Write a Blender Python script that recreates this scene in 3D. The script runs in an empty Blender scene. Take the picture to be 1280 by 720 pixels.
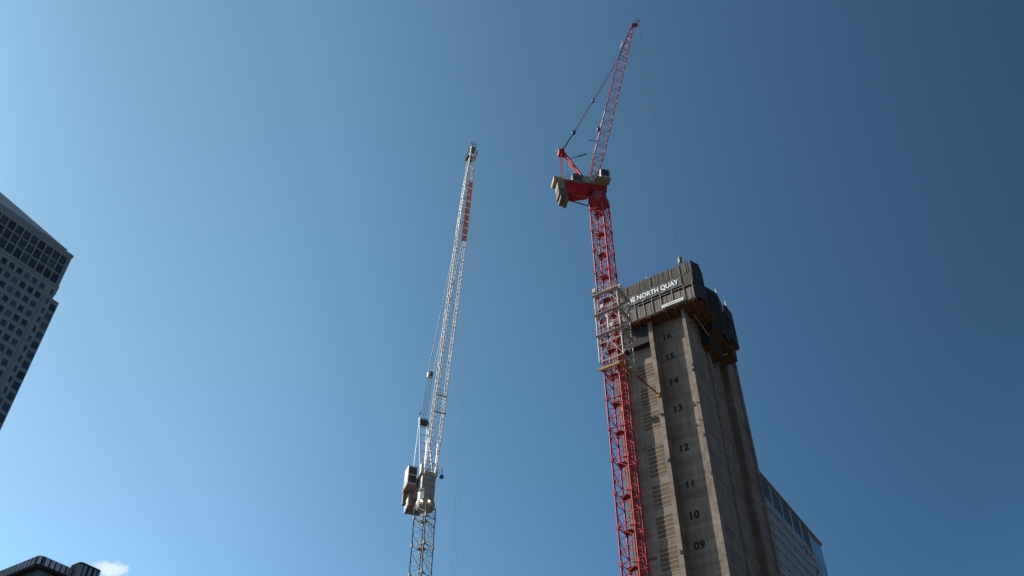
import bpy, math, random
from mathutils import Vector, Matrix
R = math.radians
rnd = random.Random(7)
S = bpy.context.scene
col = S.collection

# ------------------------------------------------------------------ camera
cd = bpy.data.cameras.new('camera'); cam = bpy.data.objects.new('camera', cd); col.objects.link(cam)
cam.location = (0, 0, 1.6); cam.rotation_euler = (R(90 + 42.7), 0, 0)
cd.sensor_width = 36; cd.lens = 1116.4 / 1280 * 36; cd.clip_end = 20000; cd.clip_start = .1
S.camera = cam
# ------------------------------------------------------------------ light
SUN_AZ, SUN_EL = -76.0, 29.8
S.view_settings.view_transform = 'Standard'; S.view_settings.look = 'None'
S.view_settings.gamma = 1; S.view_settings.exposure = 1.5
w = bpy.data.worlds.new('World'); S.world = w; w.use_nodes = True
nt = w.node_tree; bg = nt.nodes['Background']; bg.inputs[1].default_value = .10
sky = nt.nodes.new('ShaderNodeTexSky'); sky.sky_type = 'NISHITA'; sky.sun_disc = False
sky.sun_elevation = R(SUN_EL); sky.sun_rotation = R(SUN_AZ)
sky.air_density = .2; sky.dust_density = 1.1; sky.ozone_density = 3
tint = nt.nodes.new('ShaderNodeMix'); tint.data_type = 'RGBA'; tint.blend_type = 'MULTIPLY'
tint.inputs[0].default_value = 1; tint.inputs[7].default_value = (1.53, 2.55, 2.50, 1)
gm = nt.nodes.new('ShaderNodeGamma'); gm.inputs[1].default_value = 1.0
nt.links.new(sky.outputs[0], gm.inputs[0]); nt.links.new(gm.outputs[0], tint.inputs[6])
# sky colour scaled by angle from the sun: a broad haze glow painted in
tcs = nt.nodes.new('ShaderNodeTexCoord'); dt = nt.nodes.new('ShaderNodeVectorMath'); dt.operation = 'DOT_PRODUCT'
nt.links.new(tcs.outputs['Generated'], dt.inputs[0])
dt.inputs[1].default_value = (math.sin(R(SUN_AZ)) * math.cos(R(SUN_EL)), math.cos(R(SUN_AZ)) * math.cos(R(SUN_EL)), math.sin(R(SUN_EL)))
rp = nt.nodes.new('ShaderNodeValToRGB'); rp.color_ramp.interpolation = 'B_SPLINE'; nt.links.new(dt.outputs['Value'], rp.inputs[0])
stops = [(0, (.70,.72,.66)), (.12, (.88,.84,.80)), (.28, (1.12,1.08,1.03)), (.42, (1.33,1.25,1.12)), (.55, (1.40,1.32,1.20)), (.67, (1.52,1.43,1.33)), (.78, (1.20,1.14,1.12)), (.88, (.84,.85,.96)), (1, (.8,.8,.9))]
for i, (p, c) in enumerate(stops):
    e = rp.color_ramp.elements[0] if i == 0 else (rp.color_ramp.elements[len(rp.color_ramp.elements) - 1] if i == len(stops) - 1 else rp.color_ramp.elements.new(p))
    e.position = p; e.color = (c[0] / 2, c[1] / 2, c[2] / 2, 1)
aur = nt.nodes.new('ShaderNodeMix'); aur.data_type = 'RGBA'; aur.blend_type = 'MULTIPLY'; aur.inputs[0].default_value = 1
nt.links.new(tint.outputs[2], aur.inputs[6]); nt.links.new(rp.outputs[0], aur.inputs[7])
# a small cumulus low in the sky, behind the roofs at the left
tc = nt.nodes.new('ShaderNodeTexCoord')
def wn(kind, **k):
    n = nt.nodes.new(kind)
    for a, v in k.items(): setattr(n, a, v)
    return n
cloud_dir = Vector((-.392, .832, .392)).normalized()
sub = wn('ShaderNodeVectorMath', operation='SUBTRACT'); nt.links.new(tc.outputs['Generated'], sub.inputs[0]); sub.inputs[1].default_value = cloud_dir
scl = wn('ShaderNodeVectorMath', operation='MULTIPLY'); nt.links.new(sub.outputs[0], scl.inputs[0]); scl.inputs[1].default_value = (1, 1, 1.9)
ln = wn('ShaderNodeVectorMath', operation='LENGTH'); nt.links.new(scl.outputs[0], ln.inputs[0])
nz = wn('ShaderNodeTexNoise'); nt.links.new(tc.outputs['Generated'], nz.inputs['Vector'])
nz.inputs['Scale'].default_value = 55; nz.inputs['Detail'].default_value = 9; nz.inputs['Roughness'].default_value = .66
ma = wn('ShaderNodeMath', operation='MULTIPLY_ADD'); nt.links.new(ln.outputs['Value'], ma.inputs[0]); ma.inputs[1].default_value = -24; nt.links.new(nz.outputs['Fac'], ma.inputs[2])
mr = wn('ShaderNodeMapRange'); mr.interpolation_type = 'SMOOTHSTEP'
nt.links.new(ma.outputs[0], mr.inputs[0]); mr.inputs[1].default_value = 0.0; mr.inputs[2].default_value = .34; mr.inputs[3].default_value = 0; mr.inputs[4].default_value = .75
cm = nt.nodes.new('ShaderNodeMix'); cm.data_type = 'RGBA'
nt.links.new(mr.outputs[0], cm.inputs[0]); nt.links.new(aur.outputs[2], cm.inputs[6]); cm.inputs[7].default_value = (3.3, 3.6, 3.7, 1)
nt.links.new(cm.outputs[2], bg.inputs[0])

sl = bpy.data.lights.new('sun', 'SUN'); so = bpy.data.objects.new('sun', sl); col.objects.link(so)
sl.energy = 4.4; sl.angle = R(.53); sl.color = (1, .90, .76)
sd = Vector((math.sin(R(SUN_AZ)) * math.cos(R(SUN_EL)), math.cos(R(SUN_AZ)) * math.cos(R(SUN_EL)), math.sin(R(SUN_EL))))
so.rotation_euler = sd.to_track_quat('Z', 'Y').to_euler(); so.location = sd * 400

# ------------------------------------------------------------------ helpers
GR = R(-33.2)                                        # the street grid
GX = Vector((math.cos(GR), math.sin(GR), 0)); GY = Vector((-math.sin(GR), math.cos(GR), 0)); UZ = Vector((0, 0, 1))
def G(x, y, z=0):                                    # grid coordinates -> world
    return GX * x + GY * y + UZ * z
IDENT = Matrix.Identity(4)
def frame(org, rz):
    return Matrix.Translation(org) @ Matrix.Rotation(rz, 4, 'Z')
GM = frame((0, 0, 0), GR)

class MB:
    """collects shapes in a local frame M; built into one mesh"""
    def __init__(s, M=GM): s.v = []; s.f = []; s.M = M
    def add(s, vs, fs):
        n = len(s.v); s.v += [s.M @ Vector(v) for v in vs]; s.f += [tuple(n + i for i in f) for f in fs]
    def box(s, a, b):
        x0, y0, z0 = a; x1, y1, z1 = b
        s.add([(x0,y0,z0),(x1,y0,z0),(x1,y1,z0),(x0,y1,z0),(x0,y0,z1),(x1,y0,z1),(x1,y1,z1),(x0,y1,z1)],
              [(0,3,2,1),(4,5,6,7),(0,1,5,4),(1,2,6,5),(2,3,7,6),(3,0,4,7)])
    def prism(s, pts, z0, z1, cap=True):             # plan outline, counter-clockwise
        n = len(pts)
        s.add([(x, y, z0) for x, y in pts] + [(x, y, z1) for x, y in pts],
              [(i, (i+1) % n, n + (i+1) % n, n + i) for i in range(n)] + ([tuple(range(n-1,-1,-1)), tuple(range(n, 2*n))] if cap else []))
    def slab(s, prof, y0, y1):                       # outline in x-z, pushed along y
        n = len(prof)
        s.add([(x, y0, z) for x, z in prof] + [(x, y1, z) for x, z in prof],
              [(i, (i+1) % n, n + (i+1) % n, n + i) for i in range(n)] + [tuple(range(n-1,-1,-1)), tuple(range(n, 2*n))])
    def bar(s, p, q, r, n=4, r2=None):
        p = Vector(p); q = Vector(q); d = q - p
        if d.length < 1e-6: return
        d.normalize(); a = d.orthogonal().normalized()
        if abs(d.z) < .99: a = d.cross(UZ).normalized()
        b = d.cross(a); r2 = r if r2 is None else r2; vs = []
        for c, rr in ((p, r), (q, r2)):
            for i in range(n):
                t = 2 * math.pi * (i + .5) / n; vs.append(c + (a * math.cos(t) + b * math.sin(t)) * rr)
        s.add(vs, [(i, (i+1) % n, n + (i+1) % n, n + i) for i in range(n)] + [tuple(range(n-1,-1,-1)), tuple(range(n, 2*n))])
    def ball(s, c, r, n=8):
        c = Vector(c); vs = [c + Vector((0,0,-r))]; fs = []
        for j in range(1, 5):
            t = math.pi * j / 5 - math.pi / 2
            for i in range(n):
                u = 2*math.pi*i/n; vs.append(c + Vector((math.cos(u)*math.cos(t), math.sin(u)*math.cos(t), math.sin(t))) * r)
        vs.append(c + Vector((0,0,r))); k = len(vs) - 1
        for i in range(n):
            fs.append((0, 1+(i+1)%n, 1+i)); fs.append((k, 1+3*n+i, 1+3*n+(i+1)%n))
            for j in range(3): fs.append((1+j*n+i, 1+j*n+(i+1)%n, 1+(j+1)*n+(i+1)%n, 1+(j+1)*n+i))
        s.add(vs, fs)
    def rail(s, pts, h=1.0, r=.03, post=1.2, mids=1):
        for p, q in zip(pts, pts[1:]):
            p = Vector(p); q = Vector(q)
            for k in range(mids + 1): 
                o = UZ * h * (1 - k / (mids + 1)); s.bar(p + o, q + o, r)
            n = max(1, round((q - p).length / post))
            for i in range(n + 1): c = p.lerp(q, i / n); s.bar(c, c + UZ * h, r)

ROOT = {}
def tag(o, label=None, cat=None, group=None, kind=None):
    if label: o['label'] = label
    if cat: o['category'] = cat
    if group: o['group'] = group
    if kind: o['kind'] = kind
    return o
def thing(name, M, label, cat, group=None):
    o = bpy.data.objects.new(name, None); col.objects.link(o); o.matrix_world = M; o.empty_display_size = .5
    ROOT[o.name] = M.copy(); return tag(o, label, cat, group)
def obj(name, mb, mat, parent=None, M=None, smooth=False):
    """M: where a top-level mesh has its origin; parts share their thing's frame"""
    base = ROOT[parent.name] if parent else (M or Matrix.Identity(4))
    inv = base.inverted()
    me = bpy.data.meshes.new(name); me.from_pydata([inv @ v for v in mb.v], [], mb.f); me.update()
    me.materials.append(mat)
    if smooth: me.shade_smooth()
    o = bpy.data.objects.new(name, me); col.objects.link(o)
    if parent: o.parent = parent
    else: o.matrix_world = base
    ROOT[o.name] = base
    return o
def text(name, body, size, Mt, mat, parent, depth=.02, bold=.02, spacing=1.0, width=None):
    cu = bpy.data.curves.new(name, 'FONT'); cu.body = body; cu.size = size; cu.extrude = depth; cu.offset = bold
    cu.align_x = 'CENTER'; cu.align_y = 'CENTER'; cu.space_character = spacing; cu.resolution_u = 6
    t = bpy.data.objects.new('letters_source', cu); col.objects.link(t)
    bpy.context.view_layer.update()
    me = bpy.data.meshes.new_from_object(t.evaluated_get(bpy.context.evaluated_depsgraph_get()))
    bpy.data.objects.remove(t)
    base = ROOT[parent.name]; inv = base.inverted()
    xs = [v.co.x for v in me.vertices]; k = 1
    if width: k = width / (max(xs) - min(xs))
    cx = (max(xs) + min(xs)) / 2
    for v in me.vertices: v.co.x = (v.co.x - cx) * k
    me.transform(inv @ Mt); me.materials.clear(); me.materials.append(mat); me.name = name
    o = bpy.data.objects.new(name, me); col.objects.link(o); o.parent = parent; ROOT[o.name] = base
    return o

# ------------------------------------------------------------------ materials
def mat(name, c, rough=.7, metal=0, var=.15, scale=1.0, spec=.3, bump=0, emit=None, stretch=(1,1,1)):
    m = bpy.data.materials.new(name); m.use_nodes = True; t = m.node_tree; b = t.nodes['Principled BSDF']
    b.inputs['Roughness'].default_value = rough; b.inputs['Metallic'].default_value = metal
    b.inputs['Specular IOR Level'].default_value = spec
    tcn = t.nodes.new('ShaderNodeTexCoord'); mp = t.nodes.new('ShaderNodeMapping'); mp.inputs['Scale'].default_value = stretch
    t.links.new(tcn.outputs['Object'], mp.inputs[0])
    n = t.nodes.new('ShaderNodeTexNoise'); n.inputs['Scale'].default_value = scale; n.inputs['Detail'].default_value = 6; n.inputs['Roughness'].default_value = .65
    t.links.new(mp.outputs[0], n.inputs['Vector'])
    r = t.nodes.new('ShaderNodeValToRGB'); r.color_ramp.elements[0].position = .3; r.color_ramp.elements[1].position = .7
    r.color_ramp.elements[0].color = (*[x * (1 - var) for x in c], 1); r.color_ramp.elements[1].color = (*[min(1, x * (1 + var)) for x in c], 1)
    t.links.new(n.outputs['Fac'], r.inputs[0]); t.links.new(r.outputs[0], b.inputs['Base Color'])
    if bump:
        bp = t.nodes.new('ShaderNodeBump'); bp.inputs['Strength'].default_value = bump; bp.inputs['Distance'].default_value = .05
        t.links.new(n.outputs['Fac'], bp.inputs['Height']); t.links.new(bp.outputs[0], b.inputs['Normal'])
    if emit:
        b.inputs['Emission Color'].default_value = (*emit[0], 1); b.inputs['Emission Strength'].default_value = emit[1]
    return m
def concrete_mat():
    m = bpy.data.materials.new('cast_concrete'); m.use_nodes = True; t = m.node_tree; b = t.nodes['Principled BSDF']
    b.inputs['Roughness'].default_value = .85; b.inputs['Specular IOR Level'].default_value = .2
    N = t.nodes.new; L = t.links.new
    tcn = N('ShaderNodeTexCoord'); sep = N('ShaderNodeSeparateXYZ'); L(tcn.outputs['Object'], sep.inputs[0])
    add = N('ShaderNodeMath'); add.operation = 'ADD'; L(sep.outputs[0], add.inputs[0]); L(sep.outputs[1], add.inputs[1])
    cmb = N('ShaderNodeCombineXYZ'); L(add.outputs[0], cmb.inputs[0]); L(sep.outputs[2], cmb.inputs[1])
    br = N('ShaderNodeTexBrick'); L(cmb.outputs[0], br.inputs['Vector']); br.offset = 0
    br.inputs['Scale'].default_value = 1; br.inputs['Brick Width'].default_value = 2.44; br.inputs['Row Height'].default_value = 2.05
    br.inputs['Mortar Size'].default_value = .035; br.inputs['Mortar Smooth'].default_value = .3; br.inputs['Bias'].default_value = 0
    br.inputs['Color1'].default_value = (.116, .095, .081, 1); br.inputs['Color2'].default_value = (.142, .116, .099, 1); br.inputs['Mortar'].default_value = (.088, .073, .063, 1)
    # rain streaks run down the wall, cloudy patches lie across it
    st = N('ShaderNodeMapping'); st.inputs['Scale'].default_value = (1.3, 1.3, .22); L(tcn.outputs['Object'], st.inputs[0])
    n1 = N('ShaderNodeTexNoise'); n1.inputs['Scale'].default_value = 1; n1.inputs['Detail'].default_value = 7; n1.inputs['Roughness'].default_value = .6; L(st.outputs[0], n1.inputs['Vector'])
    n2 = N('ShaderNodeTexNoise'); n2.inputs['Scale'].default_value = .35; n2.inputs['Detail'].default_value = 8; n2.inputs['Roughness'].default_value = .65; L(tcn.outputs['Object'], n2.inputs['Vector'])
    mul = N('ShaderNodeMath'); mul.operation = 'MULTIPLY'; L(n1.outputs['Fac'], mul.inputs[0]); L(n2.outputs['Fac'], mul.inputs[1])
    mr = N('ShaderNodeMapRange'); L(mul.outputs[0], mr.inputs[0]); mr.inputs[1].default_value = .13; mr.inputs[2].default_value = .38; mr.inputs[3].default_value = .72; mr.inputs[4].default_value = 1.22
    # lift lines: faint level bands where each pour met the last
    wz = N('ShaderNodeTexNoise'); wz.noise_dimensions = '1D'; wz.inputs['Scale'].default_value = .9; wz.inputs['Detail'].default_value = 4; L(sep.outputs[2], wz.inputs['W'])
    mz = N('ShaderNodeMapRange'); L(wz.outputs['Fac'], mz.inputs[0]); mz.inputs[1].default_value = .3; mz.inputs[2].default_value = .7; mz.inputs[3].default_value = .80; mz.inputs[4].default_value = 1.15
    m2 = N('ShaderNodeMath'); m2.operation = 'MULTIPLY'; L(mr.outputs[0], m2.inputs[0]); L(mz.outputs[0], m2.inputs[1])
    sc = N('ShaderNodeVectorMath'); sc.operation = 'SCALE'; L(br.outputs['Color'], sc.inputs[0]); L(m2.outputs[0], sc.inputs['Scale'])
    L(sc.outputs[0], b.inputs['Base Color'])
    bp = N('ShaderNodeBump'); bp.inputs['Strength'].default_value = .5; bp.inputs['Distance'].default_value = .06
    L(n2.outputs['Fac'], bp.inputs['Height']); L(bp.outputs[0], b.inputs['Normal'])
    return m
CON = concrete_mat()
RED = mat('red_paint', (.235, .0035, .010), .5, 0, .3, .9, .25)
REDB = mat('dark_red_paint', (.17, .005, .010), .55, 0, .35, .9, .2)  # darker red for the boom
REDD = mat('dull_red_paint', (0.152, 0.005, 0.009), .6, 0, .3, .8, .4)
MGY = mat('stained_grey_paint', (.175, .175, .17), .6, 0, .45, 1.6, .3)
PALE = mat('pale_frame_paint', (.26, .25, .235), .6, 0, .3, 1.5, .3)
WHT = mat('white_paint', (0.350, 0.350, 0.342), .5, 0, .16, 1.1, .5)
GRY = mat('grey_paint', (.115, .12, .12), .6, 0, .25, 1.2)
GALV = mat('galvanised_steel', (0.228, 0.220, 0.205), .5, .2, .2, 2)
DRK = mat('dark_steel', (0.034, 0.034, 0.038), .6, 0, .3, 1.5)
BLK = mat('black_stencil', (0.008, 0.008, 0.008), .9, 0, .35, 5)
ROPE = mat('steel_rope', (0.038, 0.038, 0.042), .7, 0, .1, 3)
TIMB = mat('formwork_timber', (0.053, 0.027, 0.015), .8, 0, .4, 1.4, .2, 0, None, (1, 1, 4))
WOOD = mat('weathered_boards', (0.114, 0.103, 0.093), .85, 0, .5, 1.4, .2, 0, None, (5, 5, .5))
WOODT = mat('mid_dark_boards', (.062, .055, .050), .85, 0, .55, 1.4, .2, 0, None, (5, 5, .5))  # darker board colour for the upper front rows
WOODD = mat('shaded_boards', (0.027, 0.027, 0.035), .8, 0, .5, 1.4, .2, 0, None, (5, 5, .5))  # darker copy of the boards: shade on the right side put into colour
NET = mat('black_mesh_netting', (0.012, 0.013, 0.017), .9, 0, .3, 2)
YEL = mat('yellow_grating', (.19, .17, .085), .7, 0, .25, 1.5)
ORG = mat('orange_brown_paint', (.19, .088, .02), .6, 0, .3, 1.4)
CWT = mat('ballast_concrete', (.135, .12, .10), .85, 0, .25, 1.1, .2, .3)
CWD = mat('dark_ballast_concrete', (.075, .062, .052), .85, 0, .4, 1.1, .2, .3)  # darker ballast colour for the lower blocks
GLS = mat('cab_glass', (0.015, 0.023, 0.030), .08, 0, .1, 1, .8)
BAN = mat('banner_cloth', (0.042, 0.046, 0.055), .7, 0, .2, 1)
LET = mat('banner_letters', (0.532, 0.547, 0.562), .7, 0, .08, 1)
WBAN = mat('white_banner_cloth', (0.418, 0.418, 0.395), .7, 0, .12, 2)
DLET = mat('small_banner_letters', (0.046, 0.061, 0.068), .7, 0, .1, 1)
LOUV = mat('louvre_timber', (.060, .039, .026), .7, 0, .35, 1.0, .2)
LOUVD = mat('louvre_blade', (.175, .142, .108), .7, 0, .3, 1.0, .2)
BLU = mat('blue_paint', (0.023, 0.046, 0.167), .5)
LAMP = mat('lamp_glow', (.9, .8, .6), .4, 0, .05, 1, .3, 0, ((1, .74, .45), 4))
OCSC = mat('stainless_cladding', (.150, .168, .180), .5, .1, .10, .25, .5)
OCSR = mat('steel_roof', (.37, .33, .29), .7, .0, .10, .15, .5)
OCSW = mat('tower_glass', (.022, .032, .045), .08, 0, .6, .35, .6)
_t = OCSW.node_tree; _oi = _t.nodes.new('ShaderNodeObjectInfo'); _mr = _t.nodes.new('ShaderNodeMapRange'); _mr.inputs[3].default_value = .6; _mr.inputs[4].default_value = 2.2
_pw = _t.nodes.new('ShaderNodeMath'); _pw.operation = 'POWER'; _pw.inputs[1].default_value = 2.5; _t.links.new(_oi.outputs['Random'], _pw.inputs[0]); _t.links.new(_pw.outputs[0], _mr.inputs[0])
_b = _t.nodes['Principled BSDF']; _src = _b.inputs['Base Color'].links[0].from_socket; _vm = _t.nodes.new('ShaderNodeVectorMath'); _vm.operation = 'SCALE'
_t.links.new(_src, _vm.inputs[0]); _t.links.new(_mr.outputs[0], _vm.inputs['Scale']); _t.links.new(_vm.outputs[0], _b.inputs['Base Color'])
GLB = mat('blue_curtain_glass', (.06, .165, .25), .15, .0, .25, .08, .8)
GLD = mat('dark_opening', (0.014, 0.017, 0.024), .5, 0, .3, .3)
SPN = mat('bronze_spandrel', (.125, .105, .10), .5, 0, .2, .4)
PNL = mat('pale_metal_panel', (.36, .38, .44), .5, .1, .12, .2)
DPN = mat('dark_metal_panel', (0.015, 0.013, 0.020), .5, .1, .3, .2)
SOF = mat('grey_green_glass', (0.076, 0.114, 0.129), .15, 0, .2, .05, .6)
SLAT = mat('pale_slat_metal', (0.167, 0.182, 0.213), .5, .1, .12, .2)

# ------------------------------------------------------------------ ground
g = MB(IDENT); g.add([(-9000,-9000,0),(9000,-9000,0),(9000,9000,0),(-9000,9000,0)], [(0,1,2,3)])
GM_ = mat('paved_ground', (.17, .14, .108), .9, 0, .3, .15, .2)
tag(obj('ground', g, GM_), None, None, None, 'structure')

# ------------------------------------------------------------------ concrete core
# grid coordinates x = -b, y = a
CM = frame(G(-34.9, 96, 0), GR)
core = thing('concrete_core', CM, 'tall bare concrete lift core with black floor numbers, dark screens round its top', 'concrete tower')
YF, YP = 86.8, 88.02                                   # fin fronts, recessed panels
ZT = 84.2
wall = MB()
plan = [(-40.5, YP), (-29.62, YP), (-29.62, 93.9), (-30.6, 93.9), (-30.6, 101.0), (-29.62, 101.0), (-29.62, 105.2), (-40.5, 105.2)]
wall.prism(plan, 0, ZT)
obj('wall', wall, CON, core)
for x0, x1 in ((-40.5, -40.05), (-35.0, -34.42), (-30.08, -29.62)):
    m = MB(); m.box((x0, YF, 0), (x1, YP - .002, ZT - .05)); obj('fin', m, CON, core)
# side pilaster strips and cast recess marks on the right-hand wall
m = MB(); m.box((-29.62 + .002, 92.9, 0), (-29.42, 93.9, ZT - .1)); obj('pilaster', m, CON, core)
m = MB(); m.box((-29.62 + .002, 104.3, 0), (-29.40, 105.2, ZT - .1)); obj('pilaster', m, CON, core)
for z in (79.4, 72.1, 68.2, 60.3, 56.2, 52.1, 48.0, 43.9):
    m = MB(); m.box((-29.415, 93.1, z - .55), (-29.39, 93.45, z + .55)); obj('box_out', m, DRK, core)
m = MB(); m.box((-29.62, 88.6, 48.85), (-29.59, 90.6, 49.25)); obj('wall_slot', m, DRK, core)
m = MB(); m.box((-39.2, YP - .03, 47.3), (-38.1, YP, 47.65)); obj('wall_slot', m, DRK, core)
# timber-shuttered louvre openings, one per storey
LZ = [(72.0, 74.25), (67.75, 70.45), (64.1, 66.7), (57.4, 61.55), (53.5, 56.35), (49.5, 52.3), (45.55, 48.35), (41.3, 44.2), (37.2, 40.1), (33.1, 36.0), (29.0, 31.9)]
for z0, z1 in LZ:
    m = MB(); m.box((-37.68, YP - .02, z0), (-35.15, YP - .004, z1))
    o = obj('louvre', m, LOUV, core)
    n = max(4, round((z1 - z0) / .56)) ; sm = MB()
    for i in range(n + 1):
        z = z0 + (z1 - z0) * i / n; sm.box((-37.71, YP - .045, z - .042), (-35.12, YP - .022, z + .042))
    obj('slats', sm, LOUVD, o)
# small conduit boxes and a cable run at fin edges
m = MB()
m.bar((-34.37, YF + .25, 20), (-34.37, YF + .25, 79), .02)
obj('cable', m, DRK, core)
for x, y, z in ((-29.75, YF - .04, 70.6), (-29.8, YF - .04, 69.8), (-34.75, YF - .04, 46.8), (-29.8, YF - .04, 60.2), (-29.75, YF - .04, 55.0), (-34.7, YF - .04, 64.9), (-34.7, YF - .04, 58.4)):
    m = MB(); m.box((x - .1, y - .06, z - .22), (x + .1, y + .02, z + .22)); obj('conduit_box', m, DRK, core)
# stencilled storey numbers
def face_M(x, y, z):                                   # text upright on a front face
    return frame(G(x, y, z), GR) @ Matrix.Rotation(R(90), 4, 'X')
for s_, z in (('16', 77.35), ('15', 74.0), ('14', 70.0), ('13', 65.8), ('12', 60.1), ('11', 55.15), ('10', 51.2), ('09', 47.5), ('08', 43.3), ('07', 39.1), ('06', 34.9)):
    text('floor_number', s_, 1.28, face_M(-32.88, YP - .012, z), BLK, core, .006, .055, 1.08)
# construction joints
for z in (79.3, 75.7, 72.1, 67.9, 63.4, 57.9, 53.3, 49.4, 45.3, 41.2):
    m = MB(); m.box((-34.40, YP - .022, z - .03), (-30.10, YP - .002, z + .03))
    obj('pour_joint', m, CON, core)

# ------------------------------------------------------------------ climbing formwork round the core top
fw = thing('climbing_formwork', frame(G(-33.4, 92, 79.9), GR), 'dark timber clad climbing formwork box wrapped round the top of the concrete core', 'formwork')
def screen(p, q, z0, z1, m, th=.06, board=.21, name='screen', lean=0):
    """vertical boards from plan point p to q"""
    p = Vector((*p, 0)); q = Vector((*q, 0)); L = (q - p).length; d = (q - p) / L; nrm = Vector((d.y, -d.x, 0))
    k = max(1, round(L / 2.05)); 
    for j in range(k):
        mb = MB(); a0 = L * j / k + .025; a1 = L * (j + 1) / k - .025; n = max(1, round((a1 - a0) / board))
        dz = rnd.uniform(-.05, .05)
        for i in range(n):
            s0 = a0 + (a1 - a0) * i / n; s1 = a0 + (a1 - a0) * (i + .86) / n; o = nrm * rnd.uniform(0, .05)
            P = p + d * s0 + o; Q = p + d * s1 + o; b = nrm * -th
            t0 = z0 + rnd.uniform(-.03, .03); t1 = z1 + dz + rnd.uniform(-.03, .03)
            vs = [P, Q, Q + b, P + b]
            mb.add([(v.x, v.y, t0) for v in vs] + [(v.x, v.y, t1) for v in vs], [(0,3,2,1),(4,5,6,7),(0,1,5,4),(1,2,6,5),(2,3,7,6),(3,0,4,7)])
        # backing sheet
        P = p + d * a0 - nrm * (th + .01); Q = p + d * a1 - nrm * (th + .01); b = nrm * -.03; vs = [P, Q, Q + b, P + b]
        mb.add([(v.x, v.y, z0 + .04) for v in vs] + [(v.x, v.y, z1 - .06) for v in vs], [(0,3,2,1),(4,5,6,7),(0,1,5,4),(1,2,6,5),(2,3,7,6),(3,0,4,7)])
        obj(name, mb, m, fw)
F0 = 85.8
XL = -39.3
screen((XL, F0), (-27.2, F0), 84.78, 86.72, WOODT)             # top row
screen((-28.85, F0), (-27.25, F0), 82.75, 84.70, WOODT)         # beside the banner
screen((XL, F0), (-27.35, F0), 80.12, 82.18, WOOD)             # bottom row
# chamfer and right side, three towers
out1 = [(-27.2, F0), (-26.62, 87.1), (-27.0, 89.2), (-27.75, 91.2)]
for (a, b) in zip(out1, out1[1:]):
    screen(a, b, 84.78, 86.72, WOODD); screen(a, b, 82.5, 84.70, WOODD); screen(a, b, 80.12, 82.40, WOODD)
out2 = [(-27.75, 91.3), (-27.2, 92.9), (-26.9, 93.9), (-27.2, 96.3)]
for (a, b) in zip(out2, out2[1:]):
    screen(a, b, 84.4, 86.66, NET); screen(a, b, 81.6, 84.35, NET); screen(a, b, 78.9, 81.55, NET)
out3 = [(-27.2, 96.5), (-26.8, 97.1), (-26.85, 99.3)]
for (a, b) in zip(out3, out3[1:]):
    screen(a, b, 84.4, 86.66, WOODD); screen(a, b, 82.3, 84.35, NET); screen(a, b, 80.3, 82.25, WOODD)
for y in (F0 + .15,): pass
screen((-26.85, 99.35), (-29.0, 99.4), 80.3, 86.6, NET)
screen((-28.9, 99.5), (-28.9, 103.0), 85.3, 86.6, NET)
screen((-30.0, 105.9), (XL, 105.9), 85.3, 86.7, WOODD)
screen((XL, 105.9), (XL, F0), 84.78, 86.72, WOOD); screen((XL, 105.9), (XL, F0), 80.12, 84.70, WOOD)
# black backing sheets and walkways: the open gap's shade put into their colour
m = MB(); m.box((XL + .1, F0 + .75, 80.3), (-27.7, F0 + .80, 86.2)); m.box((-28.3, F0 + .81, 80.12), (-28.2, 98.9, 86.0)); obj('inner_netting', m, NET, fw)
for z in (82.02, 84.72):
    m = MB(); m.box((XL + .1, F0 + .14, z - .04), (-27.7, F0 + .74, z + .04)); obj('walkway', m, NET, fw)
# steel posts, proud of the boards
xx = -38.6
while xx < -27.4:
    m = MB(); m.box((xx - .035, F0 - .12, 80.3), (xx + .035, F0 - .055, 83.0)); obj('post', m, GALV, fw)
    xx += rnd.choice((1.28, 1.28, 1.7))
for xx in (-37.0, -35.1, -33.35, -31.6, -30.3, -29.0, -28.1):
    m = MB(); m.box((xx - .02, F0 - .10, 84.9), (xx + .02, F0 - .055, 86.6)); obj('post', m, GALV, fw)
# guard rail in the gap
m = MB(); m.bar((XL, F0 - .03, 82.62), (-27.4, F0 - .03, 82.62), .03); obj('guard_rail', m, GALV, fw)
# timber platform below with joists and raking brackets
m = MB(); m.box((XL, F0 + .05, 79.93), (-27.3, 86.75, 80.08)); obj('deck', m, TIMB, fw)
m = MB(); m.box((XL, 86.75, 79.93), (-35.1, 87.98, 80.08)); m.box((-34.45, 86.76, 79.93), (-30.15, 87.98, 80.08)); obj('deck', m, TIMB, fw)
m = MB(); m.box((-29.58, 86.76, 79.93), (-26.9, 91.5, 80.08)); obj('deck', m, TIMB, fw)
for x in (-38.6, -37.2, -35.9, -34.2, -33.0, -31.8, -30.5, -28.9, -27.9):
    m = MB(); m.box((x - .06, F0 + .1, 79.72), (x + .06, 87.6 if x > -34.4 and x < -30.2 or x < -35.2 else 86.7, 79.92))
    m.bar((x, F0 + .25, 79.75), (x, 86.74, 78.95), .05); obj('bracket', m, TIMB, fw)
for y in (88.0, 89.2, 90.4):
    m = MB(); m.box((-29.5, y - .06, 79.72), (-27.2, y + .06, 79.92)); m.bar((-27.5, y, 79.72), (-29.5, y, 78.0), .06); obj('bracket', m, TIMB, fw)
m = MB(); m.bar((-28.8, 88.0, 79.4), (-28.4, 91.9, 77.9), .07); obj('raking_strut', m, GALV, fw)
m = MB(); m.box((-30.2, 91.52, 79.0), (-28.0, 96.4, 80.08)); obj('inner_netting', m, NET, fw)  # black fill behind the side opening
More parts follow.
